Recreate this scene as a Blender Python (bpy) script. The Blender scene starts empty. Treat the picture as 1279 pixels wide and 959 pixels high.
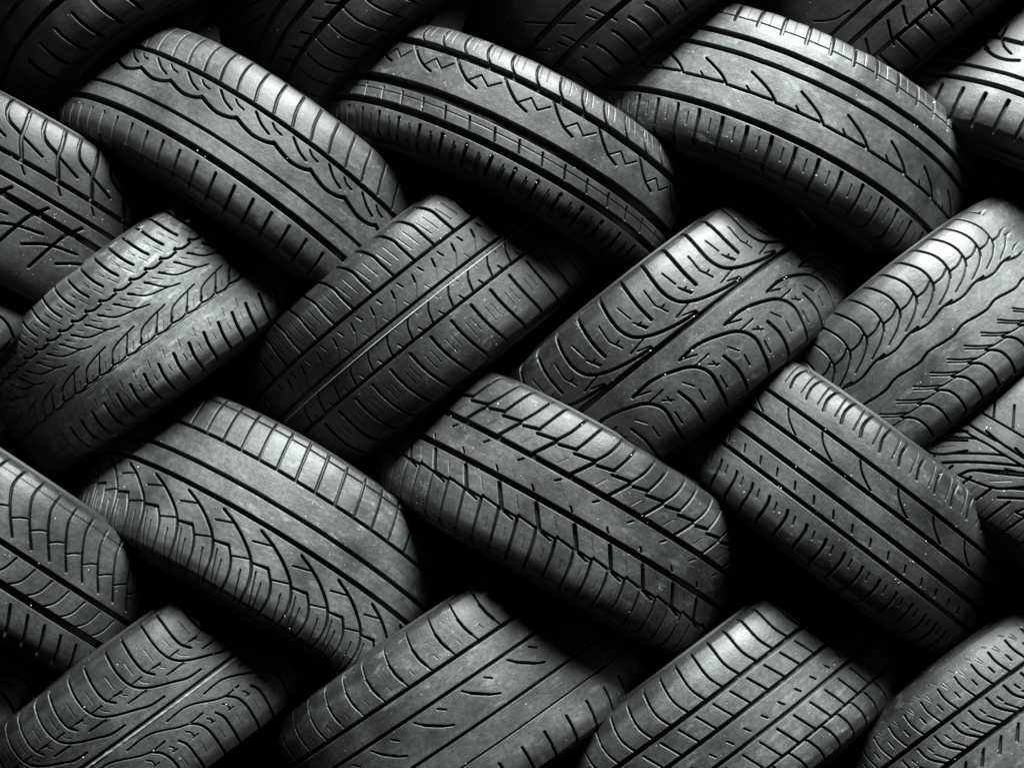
import bpy, math, random
import numpy as np
from mathutils import Matrix

# ---------------------------------------------------------------- tyre data
# key: ((front x, y, z, axis angle, axis lean, radius, tread width), tread repeats, ring grooves, cut grooves)
DATA={
'A1':((-0.3328,0.012,0.3115,0.9832,0.2136,0.3112,0.1729),35,[(0.273,5,6),(0.632,3.5,4),(0.787,7,7)],[(((-139.2,0.023),(-136.6,0.132),(-129.3,0.244)),3,5,2),(((-135.5,0.43),(-118.0,0.461),(-103.7,0.474),(-87.0,0.457),(-79.3,0.435)),4.5,6,1),(((-119.7,0.311),(-105.4,0.367),(-90.8,0.397)),2.6,4,1),(((-150.4,0.314),(-143.8,0.338),(-133.6,0.349)),2,3,1),(((-114.8,0.86),(-112.4,0.937),(-110.2,1.012)),3.6,6,2)]),
'A2':((0.0094,0.012,0.3321,1.104,0.0941,0.2776,0.1508),25,[(0.194,8,7),(0.586,11,7),(0.687,1.2,2),(0.804,8,7)],[(((-10.7,-0.03),(-11.0,0.034),(-6.0,0.114),(2.8,0.172)),2.4,5,2),(((4.1,-0.021),(7.6,0.103)),1.2,3,2),(((-6.4,-0.029),(-2.5,0.101)),1.1,3,2),(((-41.4,0.234),(-28.5,0.315),(-14.9,0.377),(1.0,0.414)),3.2,4,1),(((-15.4,0.388),(-0.8,0.29),(13.5,0.361),(26.7,0.283)),1.6,3,1),(((-24.2,0.656),(-17.8,0.759)),2.2,4,2),(((-11.9,0.884),(-10.7,0.998)),4.5,6,2),(((-28.5,0.9),(-28.1,1.001)),1.3,3,2),(((9.5,0.927),(10.3,1.016)),1.3,3,2)]),
'A3':((0.3878,0.03,0.3518,1.1171,0.0884,0.2986,0.1878),28,[(0.238,6,6),(0.359,5,5),(0.775,7,7),(0.094,1.6,2)],[(((-51.5,-0.014),(-47.3,0.123)),4.5,5,2),(((-36.6,-0.01),(-32.9,0.1)),1.2,3,2),(((-25.8,0.455),(-9.1,0.497),(5.8,0.541),(18.5,0.598)),3,4.5,1),(((21.7,0.594),(44.8,0.594),(78.2,0.589)),3.6,5,1),(((42.5,0.56),(50.1,0.591)),2,3,1),(((-35.1,0.823),(-32.5,0.886),(-30.6,0.979)),4.5,6,2),(((-49.5,0.856),(-46.5,0.939)),1.3,3,2)]),
'A4':((0.7768,0.052,0.3622,1.0472,0.2,0.3087,0.1903),32,[(0.37,5,6),(0.632,4,5),(0.74,6,6)],[(((-170.3,0.278),(-170.4,0.358)),3,5,2),(((-168.5,0.382),(-160.3,0.43),(-148.3,0.471)),2.4,4,2),(((-182.3,0.479),(-166.6,0.517),(-149.8,0.525),(-135.1,0.507)),4,5,1),(((-154.0,0.814),(-154.3,0.877),(-154.9,0.935)),4.5,6,2)]),
'A0':((-0.6834,0.012,0.2718,1.0784,0.1604,0.2907,0.2014),36,[(0.299,5,6),(0.428,5,5),(0.54,7,6)],[(((49.2,-0.016),(54.8,0.087),(83.7,0.156)),4,5,1),(((75.5,-0.004),(81.3,0.093),(84.0,0.159),(97.6,0.278)),4.5,6,1),(((84.0,0.159),(118.1,0.213)),3,4,1),(((103.3,0.328),(111.7,0.369)),2,3,1),(((157.2,0.478),(142.8,0.58),(132.9,0.716),(124.1,0.858)),4,5,1),(((101.3,0.756),(128.8,0.681),(168.6,0.637)),3.5,5,1)]),
'B1':((-0.4706,0.028,0.0817,2.1877,-0.1218,0.2938,0.1842),40,[(0.668,1.0,1)],[(((66.6,0.024),(71.8,0.111),(77.0,0.167)),3,5,2),(((56.3,0.076),(61.6,0.124)),1.1,3,2),(((35.7,0.071),(39.2,0.117)),1.0,3,2),(((41.8,0.145),(48.7,0.212)),1.2,3,2),(((38.8,0.259),(25.3,0.262),(16.9,0.238)),2.6,5,2),(((17.9,0.233),(15.7,0.24)),2.6,4,2),(((29.8,0.314),(49.7,0.425),(64.1,0.451)),1.5,3.5,1),(((4.9,0.311),(21.7,0.39),(49.7,0.425)),1.6,3.5,1),(((29.1,0.311),(34.2,0.337)),2.4,4,1),(((4.6,0.31),(10.2,0.335)),2.6,4,1),(((16.0,0.307),(21.8,0.334)),1,3,2),(((39.9,0.318),(49.7,0.362)),1,3,1),(((27.5,0.63),(37.4,0.564),(50.4,0.538),(67.4,0.521),(79.0,0.511)),1.5,3.5,1),(((50.5,0.632),(66.1,0.528)),1.3,3.5,1),(((26.7,0.633),(31.0,0.609)),2.6,4,1),(((49.7,0.635),(53.9,0.61)),2.6,4,1),(((26.1,0.645),(39.3,0.653),(47.3,0.643)),2,4,1),(((49.8,0.65),(61.9,0.658),(70.6,0.648)),2,4,1),(((40.4,0.616),(36.6,0.642)),1,3,1),(((66.7,0.595),(60.6,0.635)),1,3,1),(((52.0,0.819),(47.8,0.913),(47.1,0.999)),3.2,6,2),(((67.1,0.754),(63.4,0.809)),1.1,3,2),(((38.1,0.859),(36.9,0.907)),1,3,2)]),
'B2':((-0.1271,0.028,0.0912,2.246,-0.0192,0.2933,0.199),56,[(0.259,3.4,6),(0.466,3,5),(0.65,3.4,6)],[(((-36.6,-0.007),(-27.8,0.056),(-25.3,0.144),(-22.1,0.253)),3,5,1),(((-21.6,0.069),(-15.5,0.184)),0.9,3,1),(((-9.7,0.059),(-4.3,0.184)),0.9,3,1),(((29.7,0.308),(25.7,0.382),(15.4,0.454)),1.2,4,1),(((29.3,0.318),(26.9,0.365)),2,4,1),(((8.3,0.302),(10.8,0.34)),1.6,3,1),(((0.8,0.412),(4.0,0.455)),1.2,3,1),(((26.2,0.503),(17.2,0.562),(12.1,0.643)),1.4,4,1),(((16.5,0.571),(13.1,0.63)),2,4,1),(((2.0,0.496),(4.8,0.535)),1,3,1),(((-5.5,0.606),(-2.3,0.649)),1.5,3,1),(((32.1,0.7),(33.0,0.793),(36.4,0.901),(41.8,0.986)),3.2,5,1),(((45.0,0.768),(46.7,0.879)),0.9,3,1),(((54.0,0.769),(55.9,0.865)),0.9,3,1)]),
'B3':((0.2037,0.014,0.0507,2.2396,0.0785,0.2911,0.1972),24,[(0.462,6,6)],[(((34.1,0.014),(30.9,0.125),(31.7,0.222),(39.5,0.307),(56.8,0.364),(80.4,0.402),(107.4,0.426),(125.5,0.432)),4,6,1),(((-4.1,0.036),(-6.0,0.161),(-3.8,0.29)),4.2,6,1),(((13.2,0.115),(12.0,0.226)),1.6,3.5,1),(((47.1,0.101),(51.3,0.206)),1.6,3.5,1),(((68.8,0.012),(72.6,0.112)),1.0,1,1),(((11.9,0.233),(16.1,0.275),(20.0,0.319)),1.6,3.5,1),(((16.1,0.275),(22.1,0.267)),1.6,3.5,1),(((51.2,0.236),(59.7,0.317)),1.6,3.5,1),(((53.8,0.27),(59.8,0.264)),1.6,3.5,1),(((24.1,0.379),(48.7,0.355)),1.8,3.5,1),(((32.5,0.395),(50.0,0.42)),1.6,3.5,1),(((-24.5,0.242),(-13.8,0.315)),1.6,3.5,1),(((68.5,0.606),(98.0,0.599),(129.1,0.638),(155.1,0.703),(165.4,0.793),(163.1,0.901),(159.7,0.985)),4,6,1),(((72.4,0.613),(89.8,0.646)),2,4,1),(((78.6,0.696),(103.3,0.689)),1.8,3.5,1),(((117.6,0.762),(122.1,0.881),(118.5,0.997)),3.8,5,1),(((94.3,0.741),(105.9,0.782)),1.6,3,1),(((101.8,0.744),(102.3,0.781)),1.6,3,1),(((129.2,0.729),(137.8,0.793)),1.6,3,1),(((140.1,0.835),(138.2,0.908)),1.6,3,1),(((97.6,0.846),(96.0,0.931)),1.6,3,1)]),
'B4':((0.5496,0.028,0.0753,2.238,0.2229,0.2922,0.195),34,[],[(((14.2,0.009),(22.2,0.09),(24.8,0.167),(22.7,0.245)),2.2,5,2),(((-4.2,0.247),(9.3,0.244),(23.7,0.212)),2,4,2),(((22.1,0.248),(17.3,0.283)),2.4,4,2),(((45.2,0.275),(32.1,0.326),(10.6,0.376)),1.4,3.5,2),(((70.2,0.408),(81.2,0.422),(95.5,0.427),(116.0,0.404),(133.7,0.403)),2.6,4,1),(((29.5,0.578),(42.0,0.586),(53.2,0.589),(68.6,0.57),(86.2,0.578)),2.8,4.5,1),(((-27.0,0.683),(-13.2,0.744),(2.3,0.797)),1.6,4,2),(((17.4,0.788),(29.4,0.848),(33.5,0.927),(31.0,1.016),(21.4,1.03)),2.6,5,2),(((-83.1,0.701),(-59.8,0.786),(-31.5,0.808)),1.4,3,2)]),
'C0':((-0.6803,-0.048,-0.1582,0.9905,0.2686,0.2784,0.1714),64,[(0.477,5.5,6),(0.721,8,7),(0.034,0.9,1.5)],[(((91.9,0.004),(90.4,0.089),(98.0,0.19),(111.7,0.304),(126.7,0.407)),2.6,5,1),(((113.1,0.299),(121.8,0.261),(131.2,0.236)),1.6,4,1),(((173.3,0.509),(167.1,0.63),(154.9,0.702)),2,4,1),(((174.3,0.803),(186.7,0.92)),3.4,5,1)]),
'C1':((-0.2959,0.012,-0.1694,1.0264,0.3185,0.2851,0.2108),31,[(0.245,3.2,5),(0.429,4.5,6),(0.567,5,6),(0.028,1.5,2)],[(((-41.1,0.053),(-33.4,0.234)),2.4,4,2),(((-13.1,0.053),(-5.5,0.235)),2.4,4,2),(((-63.7,0.607),(-39.1,0.652),(-16.9,0.712),(2.8,0.79),(13.9,0.889),(16.8,1.002)),3.4,5,1),(((-52.9,0.798),(-32.5,0.775),(-19.9,0.841),(-12.2,0.926),(-11.1,1.012)),2.8,5,1),(((-65.9,0.686),(-42.7,0.652)),2,3.5,1),(((-22.3,0.824),(-0.2,0.786)),1.8,3.5,1),(((8.9,0.796),(28.4,0.781)),1.8,3.5,1),(((-30.2,0.869),(-25.0,0.959)),1.3,3,1),(((-2.4,0.864),(6.2,0.98)),1.3,3,1),(((-42.2,0.83),(-31.7,0.964)),1.3,3,1)]),
'C2':((0.0842,-0.018,-0.1516,1.0508,0.1173,0.2805,0.1905),33,[(0.363,6,6),(0.585,6.5,7)],[(((-50.6,0.019),(-55.1,0.094),(-65.5,0.189)),3,5,1),(((-26.7,0.002),(-32.7,0.098),(-39.3,0.183)),3,5,1),(((-60.9,0.213),(-39.1,0.186)),4,5,1),(((-38.8,0.216),(-12.7,0.193)),4,5,1),(((-12.9,0.21),(-31.3,0.35)),4,5.5,1),(((-51.5,0.327),(-42.9,0.26)),1,3,1),(((-43.9,0.434),(-38.1,0.406)),2,4,1),(((-65.5,0.53),(-60.3,0.556)),2,4,1),(((-50.1,0.623),(-32.0,0.758)),5,6,1),(((-22.5,0.641),(-12.5,0.712)),1.1,3.5,1),(((-88.9,0.757),(-61.5,0.762),(-61.1,0.744)),3,5,1),(((-60.7,0.748),(-34.0,0.764),(-13.6,0.786)),3,5,1),(((-61.6,0.769),(-56.3,0.875),(-52.7,1.002)),3.4,6,2),(((-42.1,0.858),(-39.2,0.919)),1.1,3,2)]),
'C3':((0.4474,-0.018,-0.162,0.921,-0.0466,0.2826,0.1841),31,[(0.241,4,5),(0.407,4.5,6),(0.565,5,6),(0.724,4.5,6),(0.395,1.0,1.2)],[(((-16.3,-0.018),(-18.5,0.049),(-12.9,0.137)),3,5,2),(((-28.0,0.012),(-24.3,0.125)),1.3,3,2),(((-52.6,0.264),(-45.6,0.308),(-30.6,0.36),(-21.8,0.382)),2,4,1),(((-41.4,0.64),(-36.3,0.687)),2,4,2),(((-27.4,0.825),(-24.3,0.881),(-25.2,1.005)),3.4,5,2),(((-44.1,0.828),(-41.1,0.884)),1.4,3,2)]),
'C4':((0.7288,-0.018,-0.1413,0.9119,0.0872,0.2859,0.2015),22,[(0.463,2.4,5)],[(((-150.9,0.316),(-135.8,0.451)),1.8,4,3),(((-159.7,0.551),(-139.4,0.569),(-103.4,0.574)),2.6,5,2),(((-171.0,0.624),(-146.2,0.621),(-123.8,0.625)),2.2,5,2),(((-180.2,0.787),(-136.1,0.656),(-123.8,0.625)),2,4,2),(((-183.6,0.869),(-153.7,0.773),(-98.0,0.614)),2.6,5,1),(((-156.0,0.882),(-147.4,0.819),(-123.0,0.754),(-91.3,0.665)),2.6,5,1),(((-153.3,0.881),(-110.3,0.828),(-83.6,0.722)),2.4,5,1),(((-120.7,0.812),(-100.8,0.736)),1.2,3,1),(((-114.5,0.695),(-103.6,0.674)),1.8,4,1),(((-87.8,0.851),(-96.4,0.985)),2.4,5,3),(((-75.3,0.872),(-79.0,0.969)),1.1,3,3)]),
'D1':((-0.4941,-0.01,-0.4446,2.1961,-0.0032,0.2854,0.1867),31,[(0.512,3,4)],[(((108.1,0.048),(107.2,0.131),(109.8,0.228),(114.9,0.284),(125.1,0.333),(161.0,0.417),(173.9,0.444),(194.8,0.451)),2.4,5,1),(((133.7,0.062),(132.9,0.165),(135.5,0.24),(143.1,0.293)),2.6,5,1),(((150.9,0.113),(151.7,0.215)),1,3,1),(((121.2,0.116),(122.0,0.212)),1,3,1),(((80.4,0.257),(107.8,0.251)),1,3,1),(((88.3,0.252),(97.6,0.259)),2,3,1),(((114.2,0.258),(128.0,0.256)),1.4,3,1),(((135.8,0.253),(163.9,0.253)),1,3,1),(((149.4,0.255),(156.9,0.256)),2,3,1),(((123.8,0.256),(125.4,0.284),(132.2,0.319)),1.2,3,1),(((155.7,0.256),(155.0,0.277),(159.5,0.3)),1.2,3,1),(((97.5,0.346),(123.3,0.346)),1.6,4,1),(((68.1,0.36),(43.1,0.349)),0.8,0.1,1),(((64.4,0.596),(94.2,0.594),(140.9,0.695),(163.9,0.695)),1.9,4,1),(((143.5,0.699),(153.1,0.75),(158.0,0.821),(158.6,0.903),(157.9,0.988)),2.4,5,1),(((120.0,0.747),(125.2,0.797),(126.3,0.887),(125.2,0.985)),2.4,5,1),(((133.3,0.727),(137.7,0.751),(138.2,0.787)),1.4,3,1),(((135.8,0.789),(143.7,0.787)),1.4,3,1),(((141.2,0.839),(139.8,0.919)),1,3,1),(((106.8,0.743),(110.2,0.766),(109.3,0.788)),1.4,3,1),(((107.1,0.785),(112.8,0.786)),1.4,3,1),(((111.9,0.833),(111.6,0.918)),1,3,1)]),
'D2':((-0.0902,-0.01,-0.4218,2.1618,0.1291,0.2882,0.2231),26,[(0.243,3.4,6),(0.254,1.2,2),(0.384,3.2,5),(0.621,3,5),(0.767,2.2,4)],[(((127.4,0.026),(125.4,0.081),(127.0,0.144),(129.5,0.189),(133.5,0.247)),1.5,4,2),(((125.2,0.075),(126.4,0.14),(129.5,0.189)),3,5,2),(((109.3,0.164),(111.5,0.198)),1.2,3,2),(((114.9,0.421),(125.8,0.47),(140.6,0.519),(153.9,0.55)),2.2,4,1),(((123.0,0.46),(142.2,0.523)),3.2,4,1),(((147.6,0.427),(155.6,0.456)),2,3,1),(((140.0,0.864),(140.3,0.911),(139.4,0.98)),3,5,2)]),
'D3':((0.2521,-0.01,-0.4435,2.2144,0.2135,0.2862,0.191),64,[(0.266,5,6),(0.455,4.5,6),(0.633,4,5),(0.833,3.2,5)],[(((43.2,0.051),(42.1,0.15),(50.2,0.268)),2.6,5,1),(((82.4,0.308),(94.9,0.45)),2.4,4.5,1),(((95.7,0.547),(100.2,0.584)),2,3,1),(((101.7,0.675),(113.7,0.823)),2.4,4.5,1),(((124.0,0.839),(132.7,0.962),(132.1,1.03)),2.4,4.5,1)]),
'D4':((0.6263,-0.01,-0.4131,2.1989,0.4007,0.2866,0.1991),67,[(0.274,4,6),(0.489,5,6)],[(((-55.9,0.094),(-56.0,0.161),(-49.6,0.274)),2,5,1),(((-40.8,0.169),(-39.7,0.213)),1.5,4,1),(((-44.5,0.081),(-43.1,0.124)),1.1,3,1),(((-31.0,0.04),(-26.8,0.066)),1.1,3,1),(((-22.0,0.087),(-17.9,0.13)),1.1,3,1),(((-67.9,0.31),(-65.2,0.385),(-48.7,0.483)),2.6,5,1),(((-53.9,0.399),(-42.6,0.478)),1.6,3,1),(((-29.6,0.342),(-27.3,0.377)),1.6,3,1),(((-56.6,0.539),(-71.0,0.617)),2.2,4,1),(((-32.5,0.547),(-45.9,0.615)),1.5,4,1)]),
'T0a':((-0.5094,0.05,0.5947,2.0884,0.0675,0.297,0.2063),54,[(0.53,6,6),(0.715,8,7)],[(((-113.5,0.83),(-109.8,0.907),(-103.8,0.983)),4.5,6,1)]),
'T0b':((-0.154,0.05,0.6092,2.211,0.0891,0.2969,0.2054),32,[(0.439,7,6),(0.58,7,6),(0.747,7,7)],[(((-200.5,0.664),(-188.7,0.729)),2.6,4,2),(((-186.5,0.771),(-182.0,0.895),(-172.0,0.987)),2.6,4.5,2),(((-390.5,0.029),(-302.8,0.255),(-236.5,0.377)),3,4,1),(((-409.1,-0.03),(-294.5,0.162),(-243.7,0.218)),3,4,1)]),
'T0c':((0.2075,0.05,0.6018,2.1855,0.0551,0.2971,0.2059),32,[(0.535,7,6),(0.748,7,6)],[(((-120.7,0.838),(-116.1,0.897),(-115.0,0.991)),4,6,2),(((-154.4,0.635),(-145.1,0.717),(-136.6,0.801)),2.6,4,1),(((-225.1,0.648),(-217.3,0.703)),2.4,3,1),(((-248.4,0.398),(-218.1,0.519),(-187.1,0.638)),2,3,1)]),
'T0d':((0.5756,0.05,0.6013,2.2166,0.1,0.3032,0.2056),31,[(0.554,4,5),(0.678,5,6),(0.846,4,5)],[(((-95.7,0.866),(-94.1,0.935),(-93.3,0.999)),4,6,2),(((-152.2,0.731),(-159.8,0.797),(-165.8,0.871)),3,5,1),(((-127.0,0.725),(-133.6,0.786),(-136.4,0.823)),3,4,1),(((-226.5,0.412),(-203.4,0.493),(-182.4,0.516)),2,3,1)]),
'B0':((-0.7871,0.028,0.0812,2.1991,0.05,0.2945,0.198),34,[],[(((14.2,0.009),(22.2,0.09),(24.8,0.167),(22.7,0.245)),2.2,5,2),(((-4.2,0.247),(9.3,0.244),(23.7,0.212)),2,4,2),(((22.1,0.248),(17.3,0.283)),2.4,4,2),(((45.2,0.275),(32.1,0.326),(10.6,0.376)),1.4,3.5,2),(((70.2,0.408),(81.2,0.422),(95.5,0.427),(116.0,0.404),(133.7,0.403)),2.6,4,1),(((29.5,0.578),(42.0,0.586),(53.2,0.589),(68.6,0.57),(86.2,0.578)),2.8,4.5,1),(((-27.0,0.683),(-13.2,0.744),(2.3,0.797)),1.6,4,2),(((17.4,0.788),(29.4,0.848),(33.5,0.927),(31.0,1.016),(21.4,1.03)),2.6,5,2),(((-83.1,0.701),(-59.8,0.786),(-31.5,0.808)),1.4,3,2)]),
'D0':((-0.8254,-0.01,-0.4475,2.1991,0.05,0.2884,0.1939),31,[(0.512,3,4)],[(((108.1,0.048),(107.2,0.131),(109.8,0.228),(114.9,0.284),(125.1,0.333),(161.0,0.417),(173.9,0.444),(194.8,0.451)),2.4,5,1),(((133.7,0.062),(132.9,0.165),(135.5,0.24),(143.1,0.293)),2.6,5,1),(((150.9,0.113),(151.7,0.215)),1,3,1),(((121.2,0.116),(122.0,0.212)),1,3,1),(((80.4,0.257),(107.8,0.251)),1,3,1),(((88.3,0.252),(97.6,0.259)),2,3,1),(((114.2,0.258),(128.0,0.256)),1.4,3,1),(((135.8,0.253),(163.9,0.253)),1,3,1),(((149.4,0.255),(156.9,0.256)),2,3,1),(((123.8,0.256),(125.4,0.284),(132.2,0.319)),1.2,3,1),(((155.7,0.256),(155.0,0.277),(159.5,0.3)),1.2,3,1),(((97.5,0.346),(123.3,0.346)),1.6,4,1),(((68.1,0.36),(43.1,0.349)),0.8,0.1,1),(((64.4,0.596),(94.2,0.594),(140.9,0.695),(163.9,0.695)),1.9,4,1),(((143.5,0.699),(153.1,0.75),(158.0,0.821),(158.6,0.903),(157.9,0.988)),2.4,5,1),(((120.0,0.747),(125.2,0.797),(126.3,0.887),(125.2,0.985)),2.4,5,1),(((133.3,0.727),(137.7,0.751),(138.2,0.787)),1.4,3,1),(((135.8,0.789),(143.7,0.787)),1.4,3,1),(((141.2,0.839),(139.8,0.919)),1,3,1),(((106.8,0.743),(110.2,0.766),(109.3,0.788)),1.4,3,1),(((107.1,0.785),(112.8,0.786)),1.4,3,1),(((111.9,0.833),(111.6,0.918)),1,3,1)]),
}
STONES={
'A2':[(-220.0,0.525,1.5),(-193.3,0.531,2),(-233.8,0.907,1),(-205.7,0.899,1),(-180.3,0.9,1.2),(-147.8,0.892,1.4),(-112.2,0.89,1.5),(-77.4,0.887,1.5),(-45.5,0.883,1.5),(-12.2,0.879,1.4),(24.0,0.895,1.4),(55.5,0.896,1.3),(92.4,0.907,1.2),(125.4,0.915,1),(162.9,0.922,1),(203.1,0.93,1),(90.9,0.63,1.2),(206.1,0.511,1)],
'B3':[(81.4,0.133,1.3),(119.9,0.432,1.8),(123.8,0.426,1.2),(41.6,0.443,1.6),(-28.3,0.443,1.5),(12.7,0.609,1.9),(18.7,0.704,1.7),(-1.7,0.611,1.6),(-32.8,0.621,1.8),(-37.2,0.622,1.6),(-89.1,0.438,1.6),(29.6,0.621,1.7),(181.4,0.609,1.8),(186.8,0.607,1.4),(105.1,0.619,1.4),(268.1,0.585,1.5),(282.2,0.406,1.3),(-86.2,0.032,1),(267.4,0.715,1)],
'B1':[(66.7,-0.001,2.2),(64.0,-0.0,1.6),(44.3,-0.009,1.2),(91.3,0.369,1.2),(-138.3,0.492,1),(-200.0,0.707,1.2),(-90.2,0.24,0.9)],
'C1':[(-216.0,0.611,1.8),(-217.6,0.758,1.6),(-206.8,0.407,1.8),(-34.0,0.879,1.1),(90.8,0.995,1.2),(177.3,0.947,1.2)],
'D1':[(161.1,0.417,1.4),(187.1,0.524,1.5),(218.9,0.654,1.5),(241.6,0.768,1.5),(207.9,0.792,1.7),(156.5,0.696,1.5),(136.3,0.744,1.8),(138.4,0.759,1.6),(86.8,0.694,1.4),(32.6,0.699,1.5),(49.1,0.767,1.3),(-5.3,0.195,1.9),(-43.8,0.462,2),(80.6,0.917,1.3),(52.3,0.846,1.2)],
'A3':[(131.1,0.26,1.5),(136.7,0.255,1.2),(136.5,0.336,1.2),(141.9,0.33,1.1),(151.2,0.383,1.3)],
'A1':[(-40.7,0.791,1.3),(-77.0,0.472,1),(56.7,0.466,1.2),(-34.8,0.115,1.2),(-202.9,0.114,1),(154.3,0.607,1.1)],
'B2':[(9.4,0.96,1.6),(61.0,0.994,1.3),(-182.9,0.546,1.2),(-96.7,0.145,1),(-165.3,0.12,1),(-10.5,0.669,1.3),(-122.8,0.695,1.4),(42.4,0.338,1.1)],
'C2':[(-48.8,0.019,1.4),(26.0,0.035,1.5),(32.2,0.021,1.3),(-137.5,0.606,1),(-148.0,0.109,1),(128.8,0.928,1.3),(75.3,0.346,1.1),(-218.5,0.374,1.1),(41.4,0.279,0.9)],
'C3':[(-203.9,0.693,1),(-202.3,0.666,0.9),(-204.6,0.707,0.9),(-206.3,0.66,0.8),(-113.7,0.734,1.4),(-110.2,0.731,1.6),(-109.9,0.733,1.2),(74.6,0.754,1.3),(80.9,0.758,1.4),(78.3,0.588,1.3),(74.0,0.596,1.2),(-109.7,0.403,1.3),(-111.5,0.555,1.5),(-111.0,0.233,1.3),(-139.5,0.324,0.9),(14.9,0.311,1),(126.6,0.723,1),(74.5,0.426,1.4),(75.5,0.267,1.2),(-56.7,0.408,0.9)],
'D2':[(116.5,0.944,1.3),(133.9,0.039,1.6),(137.2,0.036,1.3),(62.3,0.709,1.5),(55.9,0.702,1.3),(67.0,0.727,1.4)],
'D3':[(220.4,0.32,1.3),(218.8,0.304,1),(222.9,0.336,1),(100.2,0.368,1),(-63.4,0.301,1.1),(228.0,0.725,1),(72.1,0.278,1.1)],
'C0':[(118.8,0.458,1.4),(79.2,0.535,1.6),(84.3,0.524,1.4),(87.7,0.523,1.3),(92.5,0.378,1.1),(142.5,0.731,1.2)],
'T0b':[(-162.1,0.873,1.1),(-107.5,0.838,1),(-295.3,0.051,1.4),(-294.7,0.226,1)],
'T0c':[(-268.5,0.273,1.6),(-241.9,0.634,1.1),(-189.2,0.987,1.3),(-66.3,1.03,1),(-178.2,0.494,1.5)],
'T0d':[(-114.3,0.86,1.3),(-214.4,0.303,1.3),(-203.1,0.377,1)],
'C4':[(-153.4,0.667,1.2),(-200.4,0.807,1)],
'D4':[(-66.3,0.309,1),(-134.8,0.368,1.2),(-39.0,0.308,1),(-44.9,0.16,1)],
'T0a':[(-158.1,0.838,1),(-163.2,0.8,0.8),(-119.9,0.821,0.9)],
}
STEP = 0.66
KEY, AMBIENT, EXPO = (66, 27, 3.6, 1.8, 1.4, 1900, (.1, 0, -.1)), .003, -1.36
DEF = (.007, .11, .43)
# tyre: (unworn rubber, dusty rubber, roughness); dust partly stands in for how brightly a tyre is lit
LOOK = {'A0': (.004, .035, .42), 'B1': (.024, .42, .44), 'B4': (.010, .15, .36), 'C1': (.008, .17, .40), 'A4': (.008, .1, .40), 'A3': (.008, .16, .40), 'D2': (.009, .13, .40), 'B3': (.006, .08, .38), 'B2': (.007, .08, .39), 'D3': (.009, .13, .35), 'T0a': (.006, .05, .45), 'T0b': (.006, .05, .45), 'T0c': (.006, .05, .45), 'T0d': (.006, .05, .45), 'C4': (.004, .035, .42)}
CHALK = {'B2': (.508, .0024), 'D1': (.535, .006)}
CHALK_LO = {'B2': .8, 'D1': .2}

CAM_D = 1.8
scene = bpy.context.scene
col = scene.collection
rng = np.random.default_rng(7)

# ---------------------------------------------------------------- materials
def nodes_of(name):
    m = bpy.data.materials.new(name); m.use_nodes = True
    nt = m.node_tree; nt.nodes.clear()
    return m, nt
def N(nt, typ, **kw):
    n = nt.nodes.new(typ)
    for k, v in kw.items():
        if k.startswith('i_'):
            n.inputs[k[2:].replace('_', ' ')].default_value = v
        else: setattr(n, k, v)
    return n
def math_n(nt, op, a, b=None, clamp=False):
    n = nt.nodes.new('ShaderNodeMath'); n.operation = op; n.use_clamp = clamp
    for i, x in enumerate((a, b)):
        if x is None: continue
        if isinstance(x, (int, float)): n.inputs[i].default_value = x
        else: nt.links.new(x, n.inputs[i])
    return n.outputs[0]

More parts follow.
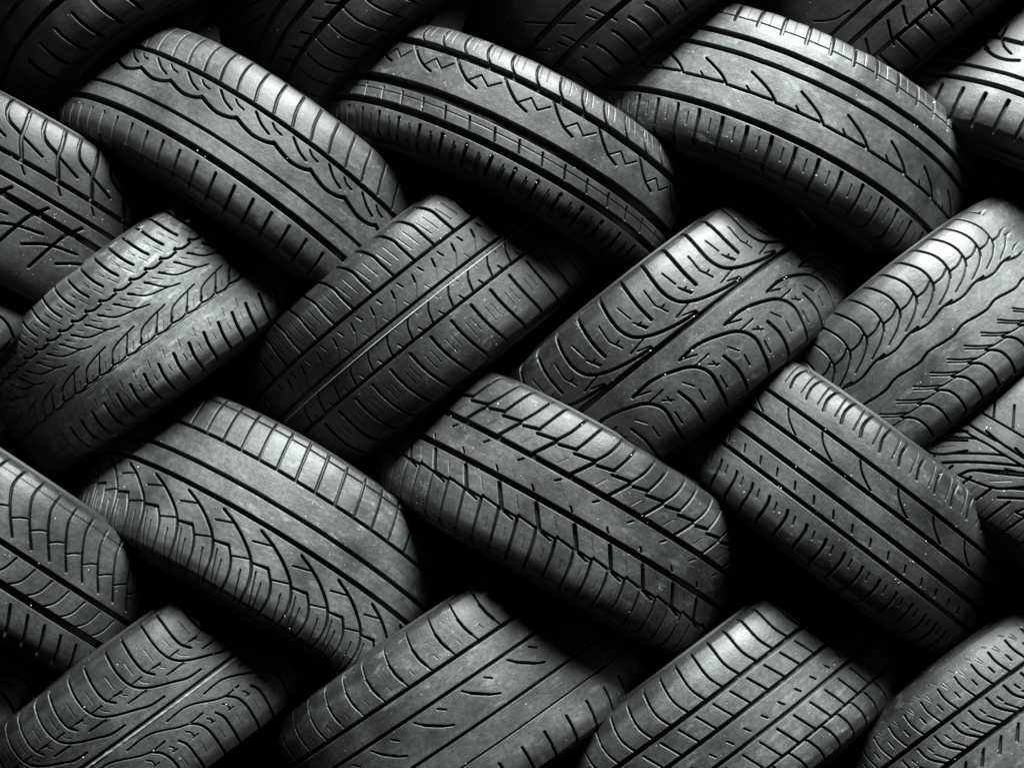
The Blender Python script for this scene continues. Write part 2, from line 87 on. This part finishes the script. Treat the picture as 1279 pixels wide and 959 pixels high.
def rubber(name, dark, dust, seed, rough=.42, specks=1.0, W=None):
    """Old tyre rubber: near-black, chalky dust in patches, scuffs along the rolling direction, tiny pale grit."""
    m, nt = nodes_of(name); L = nt.links.new
    out = N(nt, 'ShaderNodeOutputMaterial'); bs = N(nt, 'ShaderNodeBsdfPrincipled')
    L(bs.outputs[0], out.inputs[0])
    uv = N(nt, 'ShaderNodeUVMap')
    off = N(nt, 'ShaderNodeMapping'); off.inputs['Location'].default_value = (seed * 3.7, seed * 1.3, 0)
    L(uv.outputs[0], off.inputs[0])
    P = off.outputs[0]
    big = N(nt, 'ShaderNodeTexNoise', i_Scale=11.0, i_Detail=6.0, i_Roughness=.62); L(P, big.inputs['Vector'])
    fine = N(nt, 'ShaderNodeTexNoise', i_Scale=160.0, i_Detail=5.0, i_Roughness=.7); L(P, fine.inputs['Vector'])
    st = N(nt, 'ShaderNodeMapping'); st.inputs['Scale'].default_value = (16, 150, 1); L(P, st.inputs[0])
    streak = N(nt, 'ShaderNodeTexNoise', i_Scale=1.0, i_Detail=4.0, i_Roughness=.6); L(st.outputs[0], streak.inputs['Vector'])
    # dust amount
    a = math_n(nt, 'MULTIPLY_ADD', big.outputs['Fac'], 2.6); nt.nodes[-1].inputs[2].default_value = -.85; nt.nodes[-1].use_clamp = True
    b = math_n(nt, 'MULTIPLY_ADD', fine.outputs['Fac'], 2.2); nt.nodes[-1].inputs[2].default_value = -.55; nt.nodes[-1].use_clamp = True
    c = math_n(nt, 'MULTIPLY_ADD', streak.outputs['Fac'], 2.4); nt.nodes[-1].inputs[2].default_value = -.7; nt.nodes[-1].use_clamp = True
    grain = N(nt, 'ShaderNodeTexNoise', i_Scale=520.0, i_Detail=3.0, i_Roughness=.7); L(P, grain.inputs['Vector'])
    gr = math_n(nt, 'MULTIPLY_ADD', grain.outputs['Fac'], 3.2); nt.nodes[-1].inputs[2].default_value = -.75; nt.nodes[-1].use_clamp = True
    bc = math_n(nt, 'ADD', math_n(nt, 'MULTIPLY', b, .72), math_n(nt, 'MULTIPLY', c, .28))
    amt = math_n(nt, 'MULTIPLY', math_n(nt, 'MULTIPLY', a, bc), math_n(nt, 'MULTIPLY_ADD', gr, .9), True); [n for n in nt.nodes if n.type == 'MATH' and n.operation == 'MULTIPLY_ADD'][-1].inputs[2].default_value = .35
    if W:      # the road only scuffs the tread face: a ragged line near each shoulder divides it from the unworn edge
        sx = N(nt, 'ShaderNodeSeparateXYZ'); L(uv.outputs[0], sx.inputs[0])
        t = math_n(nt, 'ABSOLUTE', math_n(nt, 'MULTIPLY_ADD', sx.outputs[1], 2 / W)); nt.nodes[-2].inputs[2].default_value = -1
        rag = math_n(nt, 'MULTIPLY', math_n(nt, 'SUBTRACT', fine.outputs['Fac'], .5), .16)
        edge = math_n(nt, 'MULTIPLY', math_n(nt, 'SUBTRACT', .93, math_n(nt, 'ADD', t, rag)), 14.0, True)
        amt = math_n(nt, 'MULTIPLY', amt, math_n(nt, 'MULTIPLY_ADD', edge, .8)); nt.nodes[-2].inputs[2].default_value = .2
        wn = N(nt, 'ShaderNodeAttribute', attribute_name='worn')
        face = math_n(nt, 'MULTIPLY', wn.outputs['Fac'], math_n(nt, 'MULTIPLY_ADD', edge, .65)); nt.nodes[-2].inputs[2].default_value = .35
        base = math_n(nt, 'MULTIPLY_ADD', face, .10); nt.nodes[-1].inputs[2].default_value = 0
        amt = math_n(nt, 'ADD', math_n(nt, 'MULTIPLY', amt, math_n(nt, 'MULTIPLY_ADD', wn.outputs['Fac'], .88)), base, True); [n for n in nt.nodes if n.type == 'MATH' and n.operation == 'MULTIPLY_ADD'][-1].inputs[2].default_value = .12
    mix = N(nt, 'ShaderNodeMix', data_type='RGBA'); L(amt, mix.inputs['Factor'])
    mix.inputs['A'].default_value = (dark * .95, dark, dark * .985, 1)
    mix.inputs['B'].default_value = (dust * .96, dust, dust * .985, 1)
    # scuffs: pale drag marks and smears, uneven over the tyre
    sm = N(nt, 'ShaderNodeMapping'); sm.inputs['Rotation'].default_value = (0, 0, .5 + seed % 1.2); sm.inputs['Scale'].default_value = (26, 70, 1); L(P, sm.inputs[0])
    sn = N(nt, 'ShaderNodeTexNoise', i_Scale=1.0, i_Detail=5.0, i_Roughness=.68); L(sm.outputs[0], sn.inputs['Vector'])
    sc = math_n(nt, 'MULTIPLY', math_n(nt, 'SUBTRACT', sn.outputs['Fac'], .56), 7.0, True)
    pn = N(nt, 'ShaderNodeTexNoise', i_Scale=5.0, i_Detail=2.0); L(P, pn.inputs['Vector'])
    pa = math_n(nt, 'MULTIPLY', math_n(nt, 'SUBTRACT', pn.outputs['Fac'], .40), 6.0, True)
    scuff = math_n(nt, 'MULTIPLY', math_n(nt, 'MULTIPLY', sc, pa), math_n(nt, 'MULTIPLY', gr, 1.1))
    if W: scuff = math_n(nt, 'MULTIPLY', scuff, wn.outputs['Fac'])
    amt = math_n(nt, 'ADD', amt, scuff, True); L(amt, mix.inputs['Factor'])
    # grit: small pale grains lodged on the rubber
    vo = N(nt, 'ShaderNodeTexVoronoi', i_Scale=95.0); L(P, vo.inputs['Vector'])
    sep = N(nt, 'ShaderNodeSeparateColor'); L(vo.outputs['Color'], sep.inputs[0])
    rad = math_n(nt, 'MULTIPLY', math_n(nt, 'POWER', sep.outputs[0], 9.0), .085)
    g1 = math_n(nt, 'LESS_THAN', vo.outputs['Distance'], rad)
    vo2 = N(nt, 'ShaderNodeTexVoronoi', i_Scale=330.0); L(P, vo2.inputs['Vector'])
    sep2 = N(nt, 'ShaderNodeSeparateColor'); L(vo2.outputs['Color'], sep2.inputs[0])
    g2 = math_n(nt, 'LESS_THAN', vo2.outputs['Distance'], math_n(nt, 'MULTIPLY', math_n(nt, 'POWER', sep2.outputs[1], 9.0), .2))
    grit = math_n(nt, 'MULTIPLY', math_n(nt, 'MAXIMUM', g1, math_n(nt, 'MULTIPLY', g2, math_n(nt, 'MULTIPLY', pa, .7))), specks, True)
    mix2 = N(nt, 'ShaderNodeMix', data_type='RGBA'); L(grit, mix2.inputs['Factor'])
    L(mix.outputs['Result'], mix2.inputs['A']); mix2.inputs['B'].default_value = (.7, .72, .71, 1)
    L(mix2.outputs['Result'], bs.inputs['Base Color'])
    r1 = math_n(nt, 'MULTIPLY_ADD', fine.outputs['Fac'], .22); nt.nodes[-1].inputs[2].default_value = rough - .11
    r2 = math_n(nt, 'MULTIPLY_ADD', a, .16, True); L(r1, nt.nodes[-1].inputs[2])
    L(r2, bs.inputs['Roughness'])
    bs.inputs['Specular IOR Level'].default_value = .5
    # fine grain and scuffs in relief
    h1 = math_n(nt, 'ADD', math_n(nt, 'MULTIPLY', fine.outputs['Fac'], .6), math_n(nt, 'MULTIPLY', streak.outputs['Fac'], .16))
    pit = N(nt, 'ShaderNodeTexNoise', i_Scale=700.0, i_Detail=3.0); L(P, pit.inputs['Vector'])
    h2 = math_n(nt, 'ADD', h1, math_n(nt, 'MULTIPLY', pit.outputs['Fac'], .35))
    bp = N(nt, 'ShaderNodeBump', i_Strength=.7); bp.inputs['Distance'].default_value = .0012
    L(h2, bp.inputs['Height']); L(bp.outputs[0], bs.inputs['Normal'])
    return m

def plain(name, c, rough):
    m, nt = nodes_of(name)
    out = N(nt, 'ShaderNodeOutputMaterial'); bs = N(nt, 'ShaderNodeBsdfPrincipled')
    nt.links.new(bs.outputs[0], out.inputs[0])
    tc = N(nt, 'ShaderNodeTexCoord'); no = N(nt, 'ShaderNodeTexNoise', i_Scale=180.0, i_Detail=4.0)
    nt.links.new(tc.outputs['Object'], no.inputs['Vector'])
    mx = N(nt, 'ShaderNodeMix', data_type='RGBA'); nt.links.new(no.outputs['Fac'], mx.inputs['Factor'])
    mx.inputs['A'].default_value = tuple(x * .55 for x in c) + (1,); mx.inputs['B'].default_value = tuple(c) + (1,)
    nt.links.new(mx.outputs['Result'], bs.inputs['Base Color']); bs.inputs['Roughness'].default_value = rough
    return m

# ---------------------------------------------------------------- mesh helpers
def grid_mesh(name, co, uv, mat, parent, closed=True, worn=None):
    """co: (nu, nv, 3) grid, closed round the first axis; uv: (nu+1, nv, 2)."""
    nu, nv = co.shape[:2]
    me = bpy.data.meshes.new(name)
    i = np.arange(nu if closed else nu - 1); j = np.arange(nv - 1)
    I, J = np.meshgrid(i, j, indexing='ij'); I2 = (I + 1) % nu
    quad = np.stack([I * nv + J, I2 * nv + J, I2 * nv + J + 1, I * nv + J + 1], -1).reshape(-1, 4)
    me.vertices.add(nu * nv); me.vertices.foreach_set('co', co.reshape(-1).astype(np.float32))
    nq = len(quad); me.loops.add(nq * 4); me.loops.foreach_set('vertex_index', quad.reshape(-1).astype(np.int32))
    me.polygons.add(nq); me.polygons.foreach_set('loop_start', np.arange(0, nq * 4, 4, dtype=np.int32))
    me.polygons.foreach_set('use_smooth', np.ones(nq, bool))
    Iu = I + 1
    uvq = np.stack([uv[I, J], uv[Iu, J], uv[Iu, J + 1], uv[I, J + 1]], 2).reshape(-1)
    lay = me.uv_layers.new(name='UVMap'); lay.data.foreach_set('uv', uvq.astype(np.float32))
    if worn is not None:
        at = me.attributes.new('worn', 'FLOAT', 'POINT'); at.data.foreach_set('value', worn.reshape(-1).astype(np.float32))
    me.update(calc_edges=True); me.validate()
    me.materials.append(mat)
    o = bpy.data.objects.new(name, me); col.objects.link(o)
    o.parent = parent
    return o

def curve(pts, W, w):
    """Run cuts out over the tyre's edges and round off their gentle bends."""
    P = [np.array([u, f * W]) for u, f in pts]
    for e, nb in ((0, 1), (-1, -2)):
        f = pts[e][1]
        if f < (.07 if w > 1.8 else .04) or f > (.91 if w > 1.8 else .955):
            d = P[e] - P[nb]; d = d / max(np.hypot(*d), 1e-6)
            P[e] = P[e] + d * (W * .1)
    out = [P[0]]
    for i in range(len(P) - 1):
        a, b = P[i], P[i + 1]
        def tan(j):
            if j == 0 or j == len(P) - 1: return None
            v0, v1 = P[j] - P[j - 1], P[j + 1] - P[j]
            c = (v0 @ v1) / max(np.hypot(*v0) * np.hypot(*v1), 1e-6)
            if c < .55: return None                      # a real corner
            t = v0 / np.hypot(*v0) + v1 / np.hypot(*v1); return t / np.hypot(*t)
        L = np.hypot(*(b - a)); ta, tb = tan(i), tan(i + 1)
        if ta is None and tb is None: out.append(b); continue
        ta = (b - a) if ta is None else ta * L; tb = (b - a) if tb is None else tb * L
        for k in range(1, 6):
            x = k / 5; h = x * x * (3 - 2 * x)
            out.append(a * (1 - h) + b * h + ta * (x ** 3 - 2 * x * x + x) + tb * (x ** 3 - x * x))
    return [(p[0], p[1] / W) for p in out]

def tile_depth(P, W, rings, strokes, N_rep, R, fs, nper):
    """Groove depth (mm) over one tread repeat, sampled nper times round and at the fractions fs across."""
    us = (np.arange(nper) + .5) / nper * P
    U, V = np.meshgrid(us, fs * W, indexing='ij')
    D = np.zeros_like(U)
    def cut(dist, w, d):
        e = .42
        t = np.clip((w / 2 + e - dist) / (2 * e), 0, 1)
        # groove with slightly sloping walls and a rounded floor
        np.maximum(D, d * t * t * (3 - 2 * t), out=D)
    for f, w, d in rings:
        cut(np.abs(V - f * W), w * (1.18 if w > 2.5 else .8), d * 1.2 if w > 1.3 else 1.25)
    for pts, w, d, rep in strokes:
        pts = curve([list(p) for p in pts], W, w)
        n = len(pts)
        for a in range(n - 1):
            (u0, f0), (u1, f1) = pts[a], pts[a + 1]
            for k in range(rep):
                s = k * P / rep
                x0, y0, x1, y1 = u0 + s, f0 * W, u1 + s, f1 * W
                sh = math.floor(x0 / P) * P; x0 -= sh; x1 -= sh
                lo, hi = min(x0, x1), max(x0, x1)
                for q in range(-3, 4):
                    if hi + q * P < -4 or lo + q * P > P + 4: continue
                    ax, bx = x0 + q * P, x1 + q * P
                    dx, dy = bx - ax, y1 - y0
                    t = np.clip(((U - ax) * dx + (V - y0) * dy) / max(dx * dx + dy * dy, 1e-9), 0, 1)
                    # cuts taper a little towards a free end
                    cut(np.hypot(U - ax - t * dx, V - y0 - t * dy), *((w * .96, d * 1.4) if w > 1.25 else (.7, 1.25)))
    return D

def smooth_noise(th, fs, seed, amp):
    r = np.random.default_rng(seed); out = np.zeros((len(th), len(fs)))
    for _ in range(9):
        k, m = r.integers(3, 42), r.uniform(0, 9)
        out += np.sin(k * th[:, None] + m * fs[None, :] + r.uniform(0, 6.28)) * r.uniform(.3, 1) / 3
    return out * amp

def make_tyre(key, name, label, mat, side_mat, arc=(-72, 72), shoulder=.009, depth_scale=1.0, step=.95):
    (fx, fy, fz, al, be, R, W), reps, rings, strokes = DATA[key]
    n = np.array([math.cos(al) * math.cos(be), math.sin(be), math.sin(al) * math.cos(be)])
    y = np.array([0, -1., 0]); q = y - (y @ n) * n; q /= np.linalg.norm(q); d = np.cross(n, q)
    C = np.array([fx, fy, fz]) - R * q
    root = bpy.data.objects.new(name, None); col.objects.link(root); root.empty_display_size = .05
    M = Matrix(((d[0], n[0], q[0], C[0]), (d[1], n[1], q[1], C[1]), (d[2], n[2], q[2], C[2]), (0, 0, 0, 1)))
    root.matrix_world = M
    root['label'] = label; root['category'] = 'tyre'; root['group'] = 'worn tyres stacked in a herringbone wall'
    seed = sum(ord(ch) * (i + 3) for i, ch in enumerate(key))
    # angles: fine where the tread is seen, coarse behind
    a0, a1 = math.radians(arc[0]), math.radians(arc[1])
    nf = int((a1 - a0) * R * 1000 / step)
    fine = np.linspace(a0, a1, nf)
    nc = int((2 * math.pi - (a1 - a0)) / math.radians(1.5))
    coarse = np.linspace(a1, a0 + 2 * math.pi, nc + 2)[1:-1]
    th = np.concatenate([fine, coarse]); isf = np.concatenate([np.ones(nf), np.zeros(len(coarse))])
    # across: fraction f from -0.085 to 1.085, round the shoulders and on to the sidewall
    ov = .085
    nv = int(W * 1000 * (1 + 2 * ov) / step)
    fs = np.linspace(-ov, 1 + ov, nv)
    t = 1 - 2 * fs
    def prof(t):
        s = np.sign(t); a = np.abs(t); x = np.clip(a - 1, 0, None) / (2 * ov)     # 0..1 round the corner
        inside = np.minimum(a, 1)
        v = s * (inside * W / 2 + .009 * np.sin(x * math.pi / 2) * 1.0)
        r = R - .003 * inside ** 2 - shoulder * inside ** 6 - .019 * (1 - np.cos(x * math.pi / 2)) - .007 * x
        return v, r
    v, r = prof(t)
    dv = np.gradient(v); dr = np.gradient(r)
    ln = np.hypot(dv, dr); nv_, nr_ = dr / ln, -dv / ln                              # outward normal (v, r): dv<0
    P = 2 * math.pi * R * 1000 / reps
    nper = max(16, round(P / step))
    Dt = tile_depth(P, W * 1000, rings, strokes, reps, R, fs, nper)
    u = th * R * 1000
    warp = 1.3 * np.sin(th * 5 + seed) + .8 * np.sin(th * 11 + 2 * seed)             # moulded pitches are never quite equal
    x = ((u + warp) / P % 1.0) * nper - .5
    i0 = np.floor(x).astype(int); w = (x - i0)[:, None]
    Dm = Dt[i0 % nper] * (1 - w) + Dt[(i0 + 1) % nper] * w
    Dr = tile_depth(P, W * 1000, rings, [], reps, R, fs, 16)[0]
    Dm = np.where(isf[:, None] > 0, Dm, Dr[None, :])
    fade = np.clip((1 + ov - .01 - np.abs(fs - .5) - .5) / .05, 0, 1)                  # cuts run out before the sidewall
    wear = 1 + smooth_noise(th, fs, seed + 5, .12)
    Dm = Dm * fade[None, :] * depth_scale * wear * .001
    bulge = smooth_noise(th, fs, seed, .0006)
    vv = v[None, :] + nv_[None, :] * (bulge - Dm)
    rr = r[None, :] + nr_[None, :] * (bulge - Dm)
    co = np.stack([rr * np.sin(th)[:, None], vv, rr * np.cos(th)[:, None]], -1)
    thu = np.concatenate([th, [a0 + 2 * math.pi]])
    uv = np.stack(np.broadcast_arrays(thu[:, None] * R, fs[None, :] * W), -1)
    # the road scuffs the tread face; cuts are coloured darker with depth
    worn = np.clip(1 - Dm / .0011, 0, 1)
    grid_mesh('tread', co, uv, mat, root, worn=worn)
    # sidewalls: from the shoulder down to the bead, with moulded rings and shoulder lugs
    thc = np.linspace(0, 2 * math.pi, 361)[:-1]
    vE, rE = prof(np.array([1 + 2 * ov]))
    vE, rE = float(vE[0]), float(rE[0])
    for s in (1, -1):
        pr = [(vE - .0012, rE + .0012), (vE + .002, rE - .006), (vE + .0035, rE - .0065), (vE + .0045, rE - .0075), (vE + .005, rE - .012), (vE + .0055, rE - .02), (vE + .004, rE - .032), (vE + .0052, rE - .0335), (vE + .0035, rE - .035),
              (vE - .003, rE - .048), (vE - .012, rE - .058), (vE - .016, rE - .061), (vE - .022, rE - .061)]
        pr = np.array(pr)
        rad = np.repeat(pr[None, :, 1], 360, 0); ax = np.repeat(pr[None, :, 0], 360, 0)
        cs = np.stack([rad * np.sin(thc)[:, None], s * ax, rad * np.cos(thc)[:, None]], -1)
        if s < 0: cs = cs[:, ::-1]
        tu = np.concatenate([thc, [2 * math.pi]])
        uvs = np.stack(np.broadcast_arrays(tu[:, None] * R, np.linspace(0, .09, len(pr))[None, :]), -1)
        if s > 0: cs = cs[:, ::-1]; cs = cs[:, ::-1]
        grid_mesh('sidewall', cs, uvs, side_mat, root)
    # inner liner
    ri = [(vE - .0225, rE - .0605), (vE - .012, rE - .045), (vE - .006, rE - .02), (vE - .02, R - .02), (0, R - .018)]
    pr = np.array(ri + [(-a, b) for a, b in ri[::-1][1:]])
    cs = np.stack([pr[None, :, 1] * np.sin(thc)[::3, None], np.repeat(pr[None, :, 0], 120, 0), pr[None, :, 1] * np.cos(thc)[::3, None]], -1)
    uvs = np.stack(np.broadcast_arrays(np.linspace(0, 1, 121)[:, None], np.linspace(0, .3, len(pr))[None, :]), -1)
    grid_mesh('inner_liner', cs, uvs, side_mat, root)
    root['_r'] = 0; del root['_r']
    surf = dict(R=R, W=W, prof=prof, root=root, key=key)
    return surf

def stones(sf, spots, mat, seed):
    """Pale grains of grit lodged in the tread: one small mesh of faceted pebbles."""
    r = np.random.default_rng(seed)
    import bmesh
    bm = bmesh.new()
    for u, f, size, sink in spots:
        th = u / 1000 / sf['R']; v, rad = sf['prof'](np.array([1 - 2 * f])); v, rad = float(v[0]), float(rad[0]) - sink
        res = bmesh.ops.create_icosphere(bm, subdivisions=1, radius=1)
        sc = size * r.uniform(.6, 1.25, 3)
        for vert in res['verts']:
            c = np.array(vert.co) * sc * r.uniform(.85, 1.1)
            p = np.array([rad * math.sin(th), v, rad * math.cos(th)]) + c
            vert.co = p
    me = bpy.data.meshes.new('grit'); bm.to_mesh(me); bm.free(); me.materials.append(mat)
    o = bpy.data.objects.new('grit', me); col.objects.link(o); o.parent = sf['root']
    o['kind'] = 'stuff'
    return o

# ---------------------------------------------------------------- the stack
# key: (label, arc seen, shoulder drop, dark, dust, roughness)
ROOTS = {}
TYRES = {
 'T0a': ('black tyre in the top left corner with only its slotted lower shoulder showing', (-78, 40)),
 'T0b': ('dark tyre at the top with square lower shoulder blocks and short side nicks', (-78, 35)),
 'T0c': ('dark tyre at the top centre with two wide grooves and curved shoulder slots', (-78, 35)),
 'T0d': ('dark tyre at the top right with thin parallel ribs and slanted slashes', (-78, 35)),
 'A0': ('tyre at the left edge with Y-shaped shoulder cuts and crossing slashes low down', (-12, 84)),
 'A1': ('tyre with one scalloped wavy groove and plain square shoulder blocks, top left', (-82, 82)),
 'A2': ('narrow tyre with zigzag cuts on its centre rib and grit in its lower groove', (-82, 82)),
 'A3': ('tyre with long Z-shaped slashes and very bright slotted upper shoulder, top right', (-82, 82)),
 'A4': ('brightly lit tyre cut by the upper right edge, wavy groove above slotted shoulder', (-66, 10)),
 'B0': ('dark sliver of a tyre at the left edge beside the leafy-patterned tyre', (10, 84)),
 'B1': ('tyre with leaf-vein centre pattern and bright scuffed lower shoulder, at left', (-82, 82)),
 'B2': ('tyre with a pale chalky line along its centre groove and sipes in square blocks', (-82, 82)),
 'B3': ('tyre with sweeping S-shaped grooves about a straight centre groove dotted with white grit', (-82, 82)),
 'B4': ('tyre at the right with round lobed shoulder blocks and a smooth wavy centre rib', (-66, 30)),
 'C0': ('tyre at the left edge with long curved shoulder grooves over square centre blocks', (-14, 84)),
 'C1': ('wide tyre with a row of scuffed square shoulder blocks above long sweeping curved grooves', (-82, 82)),
 'C2': ('tyre with angular diamond blocks and a staircase groove about a plain centre rib', (-82, 82)),
 'C3': ('tyre with four straight grooves and a finely slotted bright upper shoulder, lower right', (-82, 82)),
 'C4': ('dark tyre at the right edge with fanned V-shaped grooves', (-66, 10)),
 'D0': ('dark end of a tyre in the lower left corner with faint blocks', (10, 84)),
 'D1': ('tyre at the bottom left with pale dusty centre line and swept gritty grooves', (-50, 84)),
 'D2': ('tyre at the bottom centre with lens-shaped slashes on a wide smooth rib', (-50, 84)),
 'D3': ('tyre at the bottom with rows of plain square blocks and one bright shoulder row', (-50, 84)),
 'D4': ('tyre in the bottom right corner with sharp square blocks and a nicked upper shoulder edge', (-50, 25)),
}
grit_mat = plain('pale_grit', (.75, .77, .76), .6)
dusty_mat = plain('dusty_line', (.27, .285, .28), .8)
chalk_mat = plain('chalky_line', (.42, .44, .43), .7)
for i, (key, (label, arc)) in enumerate(TYRES.items()):
    r = np.random.default_rng(i + 40)
    look = LOOK.get(key, DEF)
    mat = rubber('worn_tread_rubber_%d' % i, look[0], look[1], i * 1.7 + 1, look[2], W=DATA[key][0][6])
    side = rubber('sidewall_rubber_%d' % i, look[0] * .6, look[1] * .2, i * 2.3 + 5, look[2] + .05, .5)
    sf = make_tyre(key, 'tyre', label, mat, side, arc, step=STEP)
    ROOTS[key] = sf['root']
    spots = [(u, f, s * .00062, .0006) for u, f, s in STONES.get(key, [])]
    lo, hi = arc
    for _ in range(14):
        spots.append((math.radians(r.uniform(lo, hi)) * sf['R'] * 1000, r.uniform(.02, .98), r.uniform(.00028, .0006), .0004))
    stones(sf, spots, grit_mat, i)
    if key in CHALK:
        f, wd = CHALK[key]
        th = np.linspace(math.radians(-80), math.radians(80), 700)
        rg = np.random.default_rng(3)
        wv = np.interp(np.arange(700), np.arange(0, 701, 4), rg.uniform(CHALK_LO[key], 1, 176)) * wd
        wv *= np.interp(np.arange(700), np.arange(0, 701, 50), rg.uniform(.6, 1, 15))
        v0 = (1 - 2 * f) * sf['W'] / 2
        rows = []
        for a, h in ((-1, -.0012), (-.6, .0007), (.6, .0007), (1, -.0012)):
            v, rad = sf['prof'](np.full(700, 1 - 2 * f))
            rows.append(np.stack([(rad + h) * np.sin(th), v + a * wv / 2, (rad + h) * np.cos(th)], -1))
        co = np.stack(rows, 1)
        uv = np.zeros((701, 4, 2))
        grid_mesh('chalk_line', co, uv, chalk_mat if key == 'B2' else dusty_mat, sf['root'], closed=False)

# the stack goes on past the frame: a row above and tyres to the right, copies of ones built above
def copy_tyre(src, x, y, z, label):
    r = src.copy(); col.objects.link(r); r.location = (x, y, z); r['label'] = label
    for ch in list(src.children):
        if ch.name.startswith(('grit', 'chalk')): continue
        c = ch.copy(); col.objects.link(c); c.parent = r
    return r
def beyond(key, dx, dz, label):
    o = ROOTS[key]; copy_tyre(o, o.location.x + dx, o.location.y + .03 * (dz > 0), o.location.z + dz, label)
for key, dx, label in (('A1', -.335, 'leftmost tyre of the row above the picture'), ('A1', .02, 'second tyre of the row above the picture'), ('A2', .03, 'third tyre of the row above the picture'),
                       ('A3', .03, 'fourth tyre of the row above the picture'), ('A3', .39, 'rightmost tyre of the row above the picture')):
    beyond(key, dx, .505, label)
for key, dx, label in (('T0d', .35, 'topmost tyre of those past the right edge'), ('A3', .76, 'tyre past the right edge beside the brightly lit one'),
                       ('B4', .36, 'tyre past the right edge beside the lobed one'), ('C3', .69, 'tyre past the right edge beside the fanned one')):
    beyond(key, dx, 0, label)

# ---------------------------------------------------------------- behind the stack
wall = plain('shade_black_backdrop', (.001, .001, .001), 1)  # added backdrop: its black stands in for deep shade between the tyres
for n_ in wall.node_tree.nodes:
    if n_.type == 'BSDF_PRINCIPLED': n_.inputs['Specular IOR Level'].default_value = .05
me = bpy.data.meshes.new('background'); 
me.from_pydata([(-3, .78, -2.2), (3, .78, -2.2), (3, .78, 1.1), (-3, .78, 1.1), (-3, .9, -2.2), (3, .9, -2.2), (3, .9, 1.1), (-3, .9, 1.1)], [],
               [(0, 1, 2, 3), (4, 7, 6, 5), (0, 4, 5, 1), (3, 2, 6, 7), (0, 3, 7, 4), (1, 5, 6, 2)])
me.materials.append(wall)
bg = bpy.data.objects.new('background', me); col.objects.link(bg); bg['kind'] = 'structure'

# ---------------------------------------------------------------- light: one large soft lamp high on the right, in an otherwise dark store
from mathutils import Vector
w = bpy.data.worlds.new('World'); scene.world = w; w.use_nodes = True
bgn = w.node_tree.nodes['Background']
bgn.inputs[0].default_value = (.95, 1, .985, 1); bgn.inputs[1].default_value = AMBIENT
def lamp(name, el, az, dist, size, size_y, power, target):
    el, az = math.radians(el), math.radians(az)
    ld = Vector((math.sin(az) * math.cos(el), -math.cos(az) * math.cos(el), math.sin(el)))
    d = bpy.data.lights.new(name, 'AREA'); d.shape = 'RECTANGLE'; d.size = size; d.size_y = size_y; d.energy = power; d.color = (.94, 1, .98)
    o = bpy.data.objects.new(name, d); col.objects.link(o)
    o.location = Vector(target) + ld * dist; o.rotation_euler = ld.to_track_quat('Z', 'Y').to_euler()
lamp('overhead_lamp', *KEY)

# ---------------------------------------------------------------- camera
cam = bpy.data.cameras.new('camera'); cam.sensor_width = 36; cam.lens = 36 * CAM_D / 1.279; cam.clip_end = 100
co = bpy.data.objects.new('camera', cam); col.objects.link(co); co.location = (0, -CAM_D, 0); co.rotation_euler = (math.pi / 2, 0, 0)
scene.camera = co
scene.view_settings.view_transform = 'Standard'; scene.view_settings.look = 'None'
scene.view_settings.exposure = EXPO; scene.view_settings.gamma = 1
scene.cycles.max_bounces = 6
